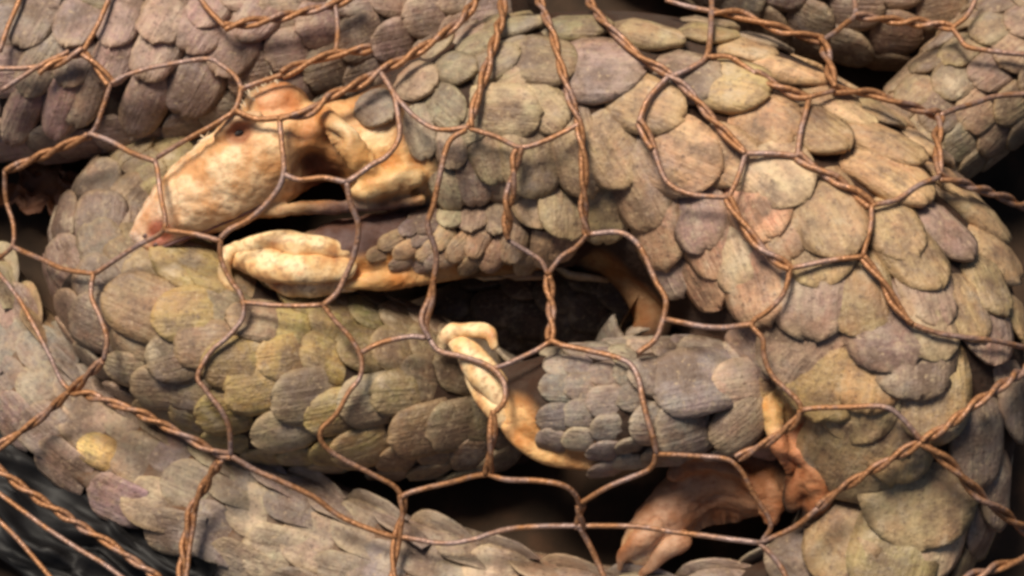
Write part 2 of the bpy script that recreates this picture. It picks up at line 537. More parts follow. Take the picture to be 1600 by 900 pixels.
class Coat:
    """collects the scales of one animal, then links the best seen ones as objects and joins the rest"""
    def __init__(self, root, bvh, tint, bare=False):
        self.bare = bare
        self.root, self.bvh, self.tint = root, bvh, tint
        self.items = []          # (variant, matrix, tint, centre, normal, size)
        self.traced = []

    def put(self, p, n, d, L, W, lift=9.0, px=None, sink=0.0, thin=1.0):
        d = (d - n * d.dot(n))
        if d.length < 1e-5:
            return
        d.normalize()
        ax = (d * math.cos(R(lift)) + n * math.sin(R(lift))).normalized()
        ay = n.cross(d).normalized()
        yaw = R(random.gauss(0, 5))
        q = Quaternion(n, yaw)
        ax, ay = q @ ax, q @ ay
        roll = Quaternion(ax, R(random.gauss(0, 3)))
        ay = roll @ ay
        az = ax.cross(ay).normalized()
        org = p - ax * (L * .58) + n * (L * .58 * math.sin(R(lift)) * .5 - sink)
        M = Matrix(((ax.x * L, ay.x * W, az.x * L * .9 * thin, org.x), (ax.y * L, ay.y * W, az.y * L * .9 * thin, org.y),
                    (ax.z * L, ay.z * W, az.z * L * .9 * thin, org.z), (0, 0, 0, 1)))
        if px is None:
            px = pix(p)
        if self.bare and p.z > .045:
            for (qx, qy, qr) in BARE:
                if (px[0] - qx) ** 2 + (px[1] - qy) ** 2 < qr * qr:
                    return
        self.items.append((random.randrange(len(SCALES)), M, self.tint(px[0], px[1]), p.copy(), n.copy(), max(L, W)))

    def trace(self, rows):
        for (cx, cy, ln, wd, ang) in rows:
            hit = self.bvh.ray_cast(CAM_LOC, ray(cx, cy))
            if hit[0] is None:
                continue
            p, n = hit[0], hit[1]
            if n.dot(EZ) < 0:
                n = -n
            a = R(ang)
            q0 = EX * math.cos(a) - EY * math.sin(a)
            # direction in the tangent plane that projects onto the picture direction
            vd = ray(cx, cy)
            d = q0 - vd * (q0.dot(n) / vd.dot(n))
            self.put(p, n, d, ln * MPP * (1.30 if self.bare and cx < 1010 else 1.42), wd * MPP * (1.0 if self.bare and cx < 1010 else 1.08), 4.5 if (cx < 1010 and cy < 460) else 7.5, (cx, cy), -.0003)
            self.traced.append((cx, cy, .5 * min(ln, wd)))

    def rows(self, limb, s0, s1, step, wid, th0=-30, th1=210, rev=False, ratio=1.0, taper=None, avoid=.74, tol=.5, lift=5.5, thin=1.0, flare=0.0):
        """staggered rings of scales along a limb; step/wid in photo pixels"""
        s = s0 * limb.len[-1]
        e = s1 * limb.len[-1]
        k = 0
        while s < e:
            c, r, t, sd_, up, fl = limb.at(s)
            kf = 1.0 if taper is None else taper[0] + (taper[1] - taper[0]) * (s / limb.len[-1])
            w = wid * MPP * kf
            st = step * MPP * kf
            circ = R(th1 - th0) * r * (1 + fl) / 2
            n = max(2, int(round(circ / (w * .86))))
            for j in range(n):
                th = R(th0) + R(th1 - th0) * (j + (.5 if k % 2 else 0.0) + random.uniform(-.06, .06)) / n
                dirv = sd_ * math.cos(th) + up * math.sin(th) * fl
                o = c + dirv * (r * 2.2) + t * (random.uniform(-.08, .08) * st)
                hit = self.bvh.ray_cast(o, -dirv.normalized())
                if hit[0] is None:
                    continue
                p, nn = hit[0], hit[1]
                ex = c + dirv * r
                if (p - ex).length > tol * r + .006 or nn.dot(dirv) < 0 or p.z < .004:
                    continue
                px = pix(p)
                bad = False
                if nn.dot(EZ) > -.1:
                    for (qx, qy, qr) in self.traced:
                        if (px[0] - qx) ** 2 + (px[1] - qy) ** 2 < (avoid * (qr + .28 * wid * kf)) ** 2:
                            bad = True
                            break
                if bad:
                    continue
                d = -t if rev else t
                if flare and abs(math.sin(th)) < .35:
                    d = d + dirv * flare
                self.put(p, nn, d, st * 1.85 * ratio * random.uniform(.92, 1.1), w * random.uniform(.96, 1.09), lift, px, .0008, thin)
            s += st
            k += 1

    def finish(self, occl, limit=280):
        sc = []
        for it in self.items:
            v, M, tint, p, n, size = it
            px = pix(p)
            to = p + n * .006 - CAM_LOC
            vis = (-40 < px[0] < 1640 and -40 < px[1] < 940) and n.dot(-to.normalized()) > .02
            if vis:
                h = occl.ray_cast(CAM_LOC, to.normalized())
                if h[0] is not None and h[3] < to.length - .016:
                    vis = False
            sc.append((size * (.3 + max(0, n.dot(EZ))) if vis else 0, it))
        sc.sort(key=lambda a: -a[0])
        ones = [b for a, b in sc[:limit] if a > 0]
        rest = [b for a, b in sc[:limit] if a <= 0] + [b for a, b in sc[limit:]]
        inv = Matrix.Translation(-self.root.location)
        for v, M, tint, p, n, size in ones:
            o = bpy.data.objects.new('scale', SCALES[v][0])
            COL.objects.link(o)
            o.parent = self.root
            o.matrix_local = inv @ M
            o.color = (*tint, 1)
        if rest:
            V, F, LO, ED, TI = [], [], [], [], []
            off = 0
            for v, M, tint, p, n, size in rest:
                m, vv, ff, lo, ed = SCALES[v]
                Mn = np.array(inv @ M)
                V.append(vv @ Mn[:3, :3].T + Mn[:3, 3])
                F += [tuple(i + off for i in f) for f in ff]
                off += len(vv)
                LO.append(lo); ED.append(ed)
                TI.append(np.tile(np.array([*tint, random.random()]), (len(vv), 1)))
            m = bpy.data.meshes.new('smaller_scales')
            m.from_pydata(np.vstack(V).tolist(), [], F)
            m.update(); smooth(m)
            a = m.attributes.new('loc', 'FLOAT_VECTOR', 'POINT'); a.data.foreach_set('vector', np.vstack(LO).astype(np.float32).ravel())
            a = m.attributes.new('edge', 'FLOAT', 'POINT'); a.data.foreach_set('value', np.concatenate(ED).astype(np.float32))
            a = m.attributes.new('tint', 'FLOAT_COLOR', 'POINT'); a.data.foreach_set('color', np.vstack(TI).astype(np.float32).ravel())
            m.materials.append(M_SCALE_J)
            o = bpy.data.objects.new('smaller_scales', m)
            COL.objects.link(o)
            o.parent = self.root
            o['kind'] = 'stuff'
        return len(ones), len(rest)


def bvh_of(mesh):
    return BVHTree.FromPolygons([v.co.copy() for v in mesh.vertices], [tuple(p.vertices) for p in mesh.polygons])


def jit(c, a=.10):
    k = 1 + random.gauss(0, a * 1.5)
    return tuple(max(.01, x * k * (1 + random.gauss(0, a * .35))) for x in c)


def lerp(a, b, t):
    t = min(1, max(0, t))
    return tuple(x * (1 - t) + y * t for x, y in zip(a, b))


# ================================================================== THE SETTING: floor of the cage
fm = bpy.data.meshes.new('floor')
bm = bmesh.new()
bmesh.ops.create_grid(bm, x_segments=90, y_segments=90, size=.75)
for v in bm.verts:
    v.co.z = .006 * noise.noise(v.co * 9) + .003 * noise.noise(v.co * 40) - .004
bm.to_mesh(fm); bm.free(); smooth(fm)
floor = obj('floor', fm, M_FLOOR)
floor['kind'] = 'structure'

# ================================================================== PANGOLIN A (in front): bodies first, coats after
A_torso = Limb([(585, 232, .112, 92), (660, 226, .104, 135), (760, 214, .096, 180), (880, 212, .088, 200), (1020, 232, .085, 215),
                (1172, 308, .086, 232), (1306, 438, .088, 244), (1392, 590, .083, 214), (1420, 735, .062, 150),
                (1368, 872, .046, 128)])
A_tail = Limb([(1400, 800, .050, 120), (1340, 900, .044, 112, .75), (1180, 985, .040, 100, .55), (960, 996, .034, 92, .48), (760, 948, .032, 90, .42),
               (560, 880, .030, 88, .40), (360, 794, .028, 85, .40), (200, 712, .026, 82, .40), (80, 620, .025, 76, .42), (-10, 500, .025, 68, .42),
               (-60, 400, .025, 58, .42)])
A_head = Limb([(650, 232, .108, 100), (580, 222, .116, 76), (530, 218, .121, 62), (480, 226, .123, 64), (420, 246, .121, 77), (355, 281, .115, 76, .9), (294, 317, .107, 60, .85),
               (250, 347, .100, 41, .8), (219, 372, .096, 20, .8)])
A_fore = Limb([(860, 330, .10, 95), (760, 368, .098, 66), (660, 382, .100, 58), (560, 388, .104, 50), (480, 405, .104, 42), (430, 412, .102, 36)], n=6)
A_hind = Limb([(1330, 600, .085, 130), (1200, 610, .088, 104), (1080, 622, .092, 98), (960, 632, .096, 96), (860, 632, .096, 84), (805, 622, .094, 58)], n=6)
A_foot = Limb([(1250, 720, .06, 70), (1170, 752, .058, 58), (1090, 775, .055, 52), (1030, 820, .048, 42), (1000, 862, .042, 34)], n=6)
A_flank = Limb([(905, 385, .070, 42), (960, 400, .070, 38), (1005, 450, .066, 36), (1022, 510, .062, 34), (990, 560, .060, 36)], n=6)

a_parts = [A_torso.geo(36), A_tail.geo(28), A_head.geo(28), A_fore.geo(24), A_hind.geo(28), A_foot.geo(22), A_flank.geo(18),
           ball(430, 170, .128, 56, 40, 50, -15),            # brow swelling
           Limb([(506, 176, .146, 12), (532, 208, .152, 20), (560, 248, .146, 24), (590, 282, .134, 18)], n=5).geo(14),     # ear fold
           ball(606, 288, .136, 64, 21, 24, -16),            # cheek flap
           ball(262, 372, .100, 44, 17, 16, -18),            # lower lip
           Limb([(340, 215, .142, 9), (372, 188, .148, 13), (405, 182, .150, 10)], n=4).geo(12),    # brow over the eye
           Limb([(400, 334, .114, 9), (480, 325, .124, 11), (560, 323, .128, 11), (660, 312, .128, 9)], n=5).geo(12),   # fold under the jaw
           Limb([(1204, 575, .114, 9), (1206, 630, .121, 15), (1216, 690, .116, 15), (1240, 735, .104, 14), (1236, 790, .088, 14)], n=5).geo(12),
           Limb([(1226, 680, .104, 20), (1262, 728, .104, 26), (1282, 772, .094, 22), (1262, 812, .078, 16)], n=5).geo(12),
           Limb([(1190, 742, .078, 16), (1214, 772, .076, 14), (1206, 812, .068, 14)], n=5).geo(12),
           Limb([(780, 640, .102, 12), (808, 682, .103, 15), (852, 712, .102, 14), (900, 725, .098, 10), (950, 730, .094, 7)], n=5).geo(12),   # sole pad
           Limb([(540, 446, .108, 9), (590, 440, .108, 15), (650, 434, .104, 14), (720, 428, .096, 9)], n=5).geo(12),                        # bare edge of the foreleg
           Limb([(1050, 742, .076, 12), (1110, 728, .080, 18), (1180, 760, .078, 16), (1200, 800, .070, 14)], n=5).geo(12),
           ]
HEADC = P(380, 260, .12)


def a_disp(c, n):
    px, py = pix(c)
    w = 0.0
    if px < 660 and py < 480:
        w = 1.0
    elif 960 < px < 1300 and 580 < py < 900:
        w = 1.0
    if w == 0:
        return 0.0
    dent = 0.0
    for (qx, qy, rr, dp) in ((492, 262, 26, .013), (520, 216, 16, .006), (374, 207, 15, .004), (1120, 795, 40, .014), (470, 205, 12, .003), (1235, 735, 18, .008)):
        k = ((px - qx) ** 2 + (py - qy) ** 2) / (rr * rr)
        if k < 6 and n.dot(EZ) > 0:
            dent -= dp * math.exp(-k)
    return dent + w * (.0010 * noise.noise(c * 70) + .0010 * noise.noise(c * 160) + .0006 * noise.noise(c * 330))


A_mesh = fuse('body', a_parts, .0017, 5, a_disp)
CREAM, PINK, ORANGE = (.84, .61, .36), (.60, .34, .24), (.55, .24, .10)
paint(A_mesh, (.055, .034, .024), [
    ((-20, 490, .03), 110, (.2, .14, .1)), ((80, 620, .03), 110, (.2, .14, .1)), ((200, 712, .03), 120, (.2, .14, .1)), ((360, 790, .03), 130, (.2, .14, .1)), ((560, 868, .03), 140, (.2, .14, .1)), ((760, 930, .03), 140, (.2, .14, .1)),
    ((560, 240, .125), 95, (.62, .33, .13)), ((470, 230, .125), 100, (.76, .44, .20)), ((380, 250, .12), 100, CREAM), ((300, 325, .11), 90, (.88, .64, .40)),
    ((240, 352, .105), 50, (.78, .54, .36)), ((248, 366, .11), 24, (.46, .18, .12)), ((208, 378, .10), 16, (.80, .62, .50)), ((432, 150, .15), 38, (.70, .38, .20)), ((374, 206, .145), 24, (.36, .17, .09)), ((395, 325, .10), 40, (.40, .19, .11)), ((565, 215, .15), 46, (.82, .62, .36)), ((560, 260, .145), 36, (.80, .60, .34)), ((600, 288, .14), 70, (.86, .60, .29)), ((560, 296, .14), 40, (.86, .60, .29)), ((640, 284, .14), 40, (.80, .55, .27)),
    ((500, 262, .12), 36, (.24, .10, .05)), ((310, 366, .10), 34, (.44, .20, .13)),  # dark first spot: shade of the hollow by the ear painted into the hide
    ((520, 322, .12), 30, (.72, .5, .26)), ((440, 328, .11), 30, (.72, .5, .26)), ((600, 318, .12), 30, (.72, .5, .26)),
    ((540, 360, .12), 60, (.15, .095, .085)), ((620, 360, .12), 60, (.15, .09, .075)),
    ((440, 410, .11), 60, (.60, .40, .21)), ((560, 444, .115), 40, (.84, .52, .22)), ((610, 438, .115), 46, (.78, .44, .17)), ((680, 430, .105), 50, (.55, .30, .12)),
    ((800, 410, .09), 60, (.30, .17, .07)), ((960, 400, .08), 50, (.30, .17, .07)), ((1010, 470, .07), 50, (.34, .19, .09)),
    ((795, 668, .115), 46, (.84, .50, .22)), ((850, 712, .115), 48, (.80, .48, .20)), ((920, 726, .11), 44, (.60, .34, .15)),
    ((1205, 640, .128), 46, (.82, .56, .25)), ((1208, 590, .122), 36, (.80, .55, .25)), ((1240, 715, .12), 50, (.72, .36, .20)), ((1272, 775, .11), 50, (.62, .28, .13)),
    ((1110, 760, .07), 85, (.46, .24, .13)), ((1030, 830, .05), 64, (.64, .37, .23)), ((1180, 780, .07), 56, (.46, .23, .12)), ((1000, 865, .05), 40, (.80, .52, .30)),
])
A = thing('pangolin', 'large tan pangolin with a pale bare snout pointing left, tail curled along the bottom', 'pangolin')
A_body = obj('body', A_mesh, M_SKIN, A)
A_bvh = bvh_of(A_mesh)

# ------------------------------------------------------------------ the others
B_spine = Limb([(800, 650, .026, 84), (690, 630, .036, 122), (540, 594, .047, 144), (400, 560, .053, 150), (270, 505, .052, 140), (185, 420, .050, 112), (200, 330, .050, 92),
                (290, 280, .050, 80), (400, 270, .05, 70)])
B_mesh = fuse('body', [B_spine.geo(30)], .0026, 3)
paint(B_mesh, (.045, .03, .022), [])
B = thing('pangolin', 'mossy yellowish pangolin coil lying under the pale snout', 'pangolin')
obj('body', B_mesh, M_SKIN, B)
D_spine = Limb([(760, 30, .050, 120), (600, 46, .060, 140), (430, 70, .066, 158), (250, 88, .066, 160), (80, 96, .064, 160), (-120, 110, .06, 150), (-260, 140, .055, 120)])
D_mesh = fuse('body', [D_spine.geo(30)], .0026, 3)
paint(D_mesh, (.045, .03, .022), [])
D = thing('pangolin', 'mauve grey scaled back in the upper left behind the snout', 'pangolin')
obj('body', D_mesh, M_SKIN, D)
E_spine = Limb([(980, -120, .022, 90), (1130, -70, .022, 100), (1320, -8, .024, 116), (1460, -14, .024, 112), (1580, -90, .022, 90)])
E_mesh = fuse('body', [E_spine.geo(30)], .0026, 3)
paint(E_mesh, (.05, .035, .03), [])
E = thing('pangolin', 'dark pangolin back in deep shade at the top right edge', 'pangolin')
obj('body', E_mesh, M_SKIN, E)
F_spine = Limb([(1780, -60, .06, 120), (1660, 40, .062, 122), (1545, 130, .060, 112), (1440, 215, .050, 92), (1370, 270, .04, 70)])
F_mesh = fuse('body', [F_spine.geo(30)], .0026, 3)
paint(F_mesh, (.045, .03, .022), [])
Fp = thing('pangolin', 'brown pangolin flank in the top right corner with a pale upper rim', 'pangolin')
obj('body', F_mesh, M_SKIN, Fp)

G_spine = Limb([(1060, 470, .000, 66), (930, 480, .004, 74), (780, 500, .004, 76), (660, 560, .000, 76), (600, 650, -.012, 60)])
G_mesh = fuse('body', [G_spine.geo(26)], .0026, 3)
paint(G_mesh, (.05, .034, .026), [])
G = thing('pangolin', 'dark pangolin coil at the bottom of the heap, seen in the shadowed gaps between limbs', 'pangolin')
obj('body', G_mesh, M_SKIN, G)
allv, allf = [], []
for mm in (A_mesh, B_mesh, D_mesh, E_mesh, F_mesh, G_mesh):
    o_ = len(allv)
    allv += [v.co.copy() for v in mm.vertices]
    allf += [tuple(i + o_ for i in p.vertices) for p in mm.polygons]
OCC = BVHTree.FromPolygons(allv, allf)

# ------------------------------------------------------------------ coats
TAN, GREY, ROSE, OLIVE, YEL = (.53, .37, .205), (.40, .345, .24), (.55, .33, .23), (.27, .24, .135), (.68, .47, .21)


def tint_a(x, y):
    c = TAN
    c = lerp(c, GREY, (1050 - x) / 350) if y < 460 else c
    if y < 90 and x < 1200:
        c = lerp(c, OLIVE, (90 - y) / 60)
    if 1000 < x < 1250 and 280 < y < 480:
        c = lerp(c, ROSE, .7)
    if y > 690 and x > 1200:
        c = lerp(c, (.30, .245, .14), .6)
    if x < 1200 and 520 < y < 740:
        c = lerp((.29, .26, .24), (.40, .27, .2), (x - 1080) / 100)
    if y > 600 and x < 1250 and not (y < 740 and x > 760):
        c = lerp((.34, .275, .26), (.34, .285, .20), random.random())
    if 1190 < x < 1370 and 490 < y < 620:
        c = lerp(c, YEL, .8)
    if 580 < x < 760 and 80 < y < 240:
        c = lerp(c, (.42, .38, .28), .7)
    if 570 < x < 900 and 340 < y < 440:
        c = lerp((.52, .36, .20), (.40, .27, .16), random.random())
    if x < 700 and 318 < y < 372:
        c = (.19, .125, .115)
    if abs(x - 152) < 3 and abs(y - 704) < 3:
        return (.88, .64, .26)
    u = random.random()
    if u < .18:
        c = lerp(c, (.27, .22, .23), .65)
    elif u < .28:
        c = lerp(c, (.58, .48, .34), .6)
    return jit(c, .10)


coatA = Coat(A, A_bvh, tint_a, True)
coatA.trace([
    # neck and shoulder
    (590, 172, 74, 72, 40), (655, 128, 84, 76, 20), (715, 108, 76, 64, 10), (700, 168, 74, 66, 40), (660, 214, 70, 58, 70), (548, 66, 80, 66, 20), (612, 60, 86, 66, 10),
    (690, 62, 96, 62, 0), (640, 270, 62, 56, 60), (705, 232, 60, 52, 80), (745, 288, 70, 62, 80), (700, 300, 60, 54, 70), (770, 246, 80, 70, 60), (830, 256, 100, 96, 70),
    (740, 338, 62, 54, 100), (704, 338, 54, 48, 110), (775, 340, 54, 46, 90), (838, 316, 80, 84, 70),
    (796, 176, 96, 92, 10), (852, 172, 80, 76, 40), (852, 98, 100, 96, 10), (775, 100, 80, 60, -20), (940, 114, 124, 116, 10), (900, 46, 110, 70, 5), (800, 44, 100, 60, 0), (1010, 60, 110, 60, 15),
    (905, 250, 110, 86, 70), (955, 240, 110, 104, 60), (1002, 300, 116, 108, 62), (1065, 246, 124, 120, 30), (1010, 170, 110, 92, 30), (880, 330, 84, 88, 85), (945, 335, 96, 88, 80),
    (1132, 250, 96, 92, 30), (1140, 138, 116, 100, 25), (1072, 126, 100, 86, 20), (1200, 188, 104, 96, 35), (1212, 274, 122, 112, 50), (1276, 208, 104, 88, 40), (1318, 178, 96, 64, 35),
    (1368, 226, 130, 72, 38), (1392, 276, 128, 92, 40), (1230, 118, 110, 50, 30), (1290, 150, 100, 46, 35),
    # side towards the groin
    (1032, 362, 100, 96, 70), (1096, 338, 100, 92, 70), (1112, 384, 92, 90, 70), (1184, 320, 108, 98, 60), (1152, 400, 100, 88, 75), (1186, 440, 120, 110, 75), (1104, 436, 90, 90, 60), (1050, 420, 80, 80, 60),
    (1216, 360, 96, 84, 70), (1292, 342, 128, 112, 62), (1286, 388, 110, 108, 80), (1392, 362, 96, 84, 55), (1428, 406, 100, 90, 60), (1472, 368, 96, 72, 50), (1552, 400, 100, 90, 60), (1520, 336, 120, 66, 50),
    (1268, 452, 128, 118, 95), (1338, 462, 110, 96, 85), (1448, 458, 96, 88, 75), (1540, 448, 90, 80, 70), (1384, 512, 118, 128, 75), (1444, 502, 110, 98, 75), (1506, 486, 90, 80, 75),
    (1256, 532, 128, 120, 125), (1294, 580, 128, 124, 115), (1424, 560, 110, 124, 95), (1540, 524, 80, 96, 90), (1585, 500, 80, 80, 80), (1360, 580, 110, 100, 100),
    # rump
    (1456, 624, 110, 112, 92), (1524, 694, 110, 96, 98), (1580, 630, 110, 80, 90), (1340, 632, 96, 120, 100), (1328, 700, 150, 150, 115), (1428, 772, 140, 168, 98), (1312, 850, 104, 122, 120), (1392, 868, 120, 130, 110),
    (1462, 842, 100, 84, 105), (1248, 880, 90, 96, 140), (1550, 764, 110, 70, 100), (1400, 680, 120, 110, 100),
    # thigh and hind leg
    (1148, 666, 76, 72, 150), (1152, 600, 80, 76, 170), (1072, 600, 96, 104, 175), (1068, 664, 84, 96, 175), (1020, 590, 70, 64, 180), (1098, 556, 70, 66, 180), (1020, 660, 70, 66, 180),
    (152, 704, 60, 56, 200),
    # small pale scales above the foreleg
    (610, 378, 40, 30, 150), (632, 392, 38, 30, 160), (655, 372, 42, 32, 140), (668, 392, 40, 30, 150), (640, 356, 40, 32, 140), (690, 372, 44, 34, 130), (716, 388, 46, 38, 140), (745, 378, 50, 40, 120),
    (700, 404, 40, 32, 150), (735, 412, 44, 36, 150), (770, 404, 48, 40, 130), (800, 384, 54, 46, 110), (660, 414, 38, 30, 160), (625, 412, 38, 28, 165), (590, 396, 36, 28, 165), (820, 412, 48, 40, 120), (850, 395, 54, 46, 100), (880, 385, 56, 50, 95),
])
coatA.rows(A_torso, .09, .20, 44, 58, -40, 200)
coatA.rows(A_torso, .18, .45, 62, 94, -40, 220, lift=4, avoid=.88)
coatA.rows(A_torso, .45, .99, 62, 98, -40, 220)
coatA.rows(A_tail, .06, .985, 58, 96, -14, 194, taper=(1.15, .80), ratio=1.05, lift=1.4, thin=.45, flare=.45)
coatA.rows(A_hind, .30, .93, 34, 48, -40, 220, ratio=1.0, lift=4)
coatA.rows(A_fore, .22, .70, 36, 50, -20, 130, ratio=1.0, lift=4)


def tint_b(x, y):
    c = lerp((.24, .185, .15), (.40, .31, .115), (x - 160) / 160)
    c = lerp(c, (.21, .16, .095), (x - 500) / 140)  # darker tint to the right: shade below the hind leg painted in
    if random.random() < .25:
        c = lerp(c, (.24, .2, .17), .6)
    return jit(c, .13)


coatB = Coat(B, bvh_of(B_mesh), tint_b)
coatB.trace([
    (216, 478, 96, 100, 200), (292, 496, 90, 90, 170), (288, 412, 100, 96, 200), (335, 430, 80, 80, 190), (280, 552, 90, 86, 175), (368, 570, 90, 84, 175), (402, 604, 86, 80, 170), (196, 574, 60, 60, 200),
    (248, 604, 76, 76, 180), (476, 618, 88, 86, 175), (572, 626, 84, 80, 170), (618, 612, 76, 72, 175), (652, 672, 86, 86, 170), (706, 662, 80, 80, 170), (560, 700, 80, 80, 170), (520, 644, 80, 74, 170),
    (320, 540, 80, 76, 180), (440, 560, 70, 70, 180), (400, 500, 80, 70, 190), (350, 640, 80, 80, 170), (440, 670, 84, 80, 170), (150, 500, 80, 86, 220),
])
coatB.rows(B_spine, .02, .93, 50, 80, -10, 200, avoid=.6)

coatD = Coat(D, bvh_of(D_mesh), lambda x, y: jit(lerp((.37, .26, .235), (.31, .26, .215), random.random()), .10))
coatD.trace([
    (120, 36, 82, 72, 120), (184, 36, 78, 68, 120), (176, 94, 72, 66, 125), (240, 84, 80, 76, 125), (256, 28, 86, 80, 120), (316, 48, 82, 78, 125), (224, 168, 88, 70, 115), (304, 142, 84, 84, 120), (360, 80, 76, 76, 130),
    (52, 40, 80, 66, 115), (96, 168, 96, 54, 105), (136, 152, 96, 54, 105), (32, 180, 96, 54, 105), (60, 110, 80, 64, 115), (116, 96, 76, 62, 118), (400, 30, 80, 70, 125), (330, 10, 80, 70, 125),
])
coatD.rows(D_spine, .02, .95, 54, 80, -10, 200)
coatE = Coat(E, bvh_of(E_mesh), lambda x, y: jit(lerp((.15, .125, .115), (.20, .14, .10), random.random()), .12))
coatE.rows(E_spine, .02, .98, 58, 92, -10, 200)
coatF = Coat(Fp, bvh_of(F_mesh), lambda x, y: jit(lerp((.25, .19, .15), (.33, .25, .15), random.random()), .12))
coatF.rows(F_spine, .02, .98, 46, 72, -10, 200)
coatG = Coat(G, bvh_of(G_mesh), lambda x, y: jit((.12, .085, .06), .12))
coatG.rows(G_spine, .02, .98, 50, 70, -10, 190)
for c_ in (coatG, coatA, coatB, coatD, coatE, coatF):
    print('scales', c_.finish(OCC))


# ================================================================== claws, eye, nostrils, bristles of pangolin A
def horn(name, pts, parent, mat=M_HORN, seg=16, flat=.75):
    l = Limb([(p[0], p[1], p[2], p[3]) for p in pts], flat, 6)
    v, f = l.geo(seg)
    v = [q + Vector((noise.noise(q * 90), noise.noise(q * 90 + Vector((3, 0, 0))), noise.noise(q * 90 + Vector((0, 5, 0))))) * .0022 for q in v]
    m = mesh_from(name, [(v, f)])
    smooth(m)
    return obj(name, m, mat, parent)


for pts in [
    [(540, 392, .118, 14), (480, 384, .124, 18), (420, 378, .122, 17), (376, 388, .114, 12), (360, 400, .108, 6)],
    [(545, 420, .116, 16), (490, 420, .122, 24), (430, 418, .122, 26), (385, 408, .114, 20), (366, 412, .108, 8)],
    [(546, 440, .104, 12), (500, 446, .112, 18), (455, 444, .112, 18), (420, 436, .106, 10)],
    [(372, 385, .112, 10), (355, 400, .112, 11), (352, 430, .110, 10), (370, 456, .106, 6)],
]:
    horn('claw', pts, A)
for pts in [
    [(772, 536, .112, 10), (764, 520, .112, 13), (730, 514, .110, 13), (700, 522, .106, 12), (688, 545, .100, 7)],
    [(790, 628, .108, 18), (765, 594, .112, 24), (737, 560, .110, 22), (712, 536, .106, 13), (700, 530, .102, 6)],
    [(800, 664, .102, 14), (776, 640, .106, 19), (752, 606, .104, 17), (735, 578, .100, 9)],
    [(860, 702, .092, 12), (830, 690, .094, 16), (800, 668, .094, 15), (780, 646, .090, 8)],
]:
    horn('claw', pts, A)
for pts in [
    [(1030, 822, .06, 20), (996, 846, .060, 16), (974, 872, .052, 9), (966, 888, .046, 4)],
    [(1066, 842, .056, 18), (1034, 864, .055, 15), (1010, 888, .048, 8), (1002, 902, .042, 4)],
]:
    toe = horn('toe', pts, A, M_SKIN)
    paint(toe.data, (.58, .34, .21), [])

hit = A_bvh.ray_cast(CAM_LOC, ray(374, 207))
if hit[0]:
    l = Limb([(350, 215, hit[0].z - .001, 3), (364, 210, hit[0].z - .0008, 7), (382, 203, hit[0].z - .0008, 7), (397, 197, hit[0].z - .001, 3)], .6, 5)
    m = mesh_from('eye', [l.geo(12)]); smooth(m); obj('eye', m, M_EYE, A)
for (x, y) in ((230, 366), (246, 380)):
    h = A_bvh.ray_cast(CAM_LOC, ray(x, y))
    if h[0]:
        l = Limb([(x - 6, y + 3, h[0].z - .0008, 2), (x, y, h[0].z - .0006, 3.5), (x + 8, y - 5, h[0].z - .0008, 2)], .4, 4)
        m = mesh_from('nostril', [l.geo(8)]); smooth(m); obj('nostril', m, M_DARKSKIN, A)
l = [(250, 388), (290, 372), (340, 352), (390, 330), (430, 305)]
pts = []
for (x, y) in l:
    h = A_bvh.ray_cast(CAM_LOC, ray(x, y))
    if h[0]:
        pts.append((x, y, h[0].z + .0002, 3.5))
if len(pts) > 2:
    m = mesh_from('mouth', [Limb(pts, .6, 5).geo(8)]); smooth(m); obj('mouth', m, M_DARKSKIN, A)


def bristles(region, n, ang, length, parent, name='bristles'):
    V, F = [], []
    for _ in range(n):
        t = random.random()
        x = region[0][0] * (1 - t) + region[1][0] * t + random.gauss(0, 9)
        y = region[0][1] * (1 - t) + region[1][1] * t + random.gauss(0, 9)
        h = OCC.ray_cast(CAM_LOC, ray(x, y))
        if h[0] is None:
            continue
        a = R(ang + random.gauss(0, 40))
        d = (EX * math.cos(a) - EY * math.sin(a)) * .9 + EZ * random.uniform(.05, .35)
        ln = length * MPP * random.uniform(.6, 1.2)
        p0 = h[0] - h[1] * .001
        s_ = d.cross(EZ).normalized()
        u_ = d.cross(s_).normalized()
        o = len(V)
        for k in range(4):
            q = p0 + d * ln * k / 3 - Vector((0, 0, 1)) * ln * .25 * (k / 3) ** 2
            w = .0008 * (1 - k / 3 * .8)
            for b_ in range(3):
                an = b_ * 2.094
                V.append(q + s_ * w * math.cos(an) + u_ * w * math.sin(an))
        for k in range(3):
            for b_ in range(3):
                c2 = (b_ + 1) % 3
                F.append((o + k * 3 + b_, o + k * 3 + c2, o + k * 3 + 3 + c2, o + k * 3 + 3 + b_))
    m = mesh_from(name, [(V, F)])
    o = obj(name, m, M_HAIR, parent)
    o['kind'] = 'stuff'
    return o


bristles(((300, 222), (392, 150)), 50, 235, 24, A)
bristles(((385, 140), (480, 116)), 26, 240, 24, A)


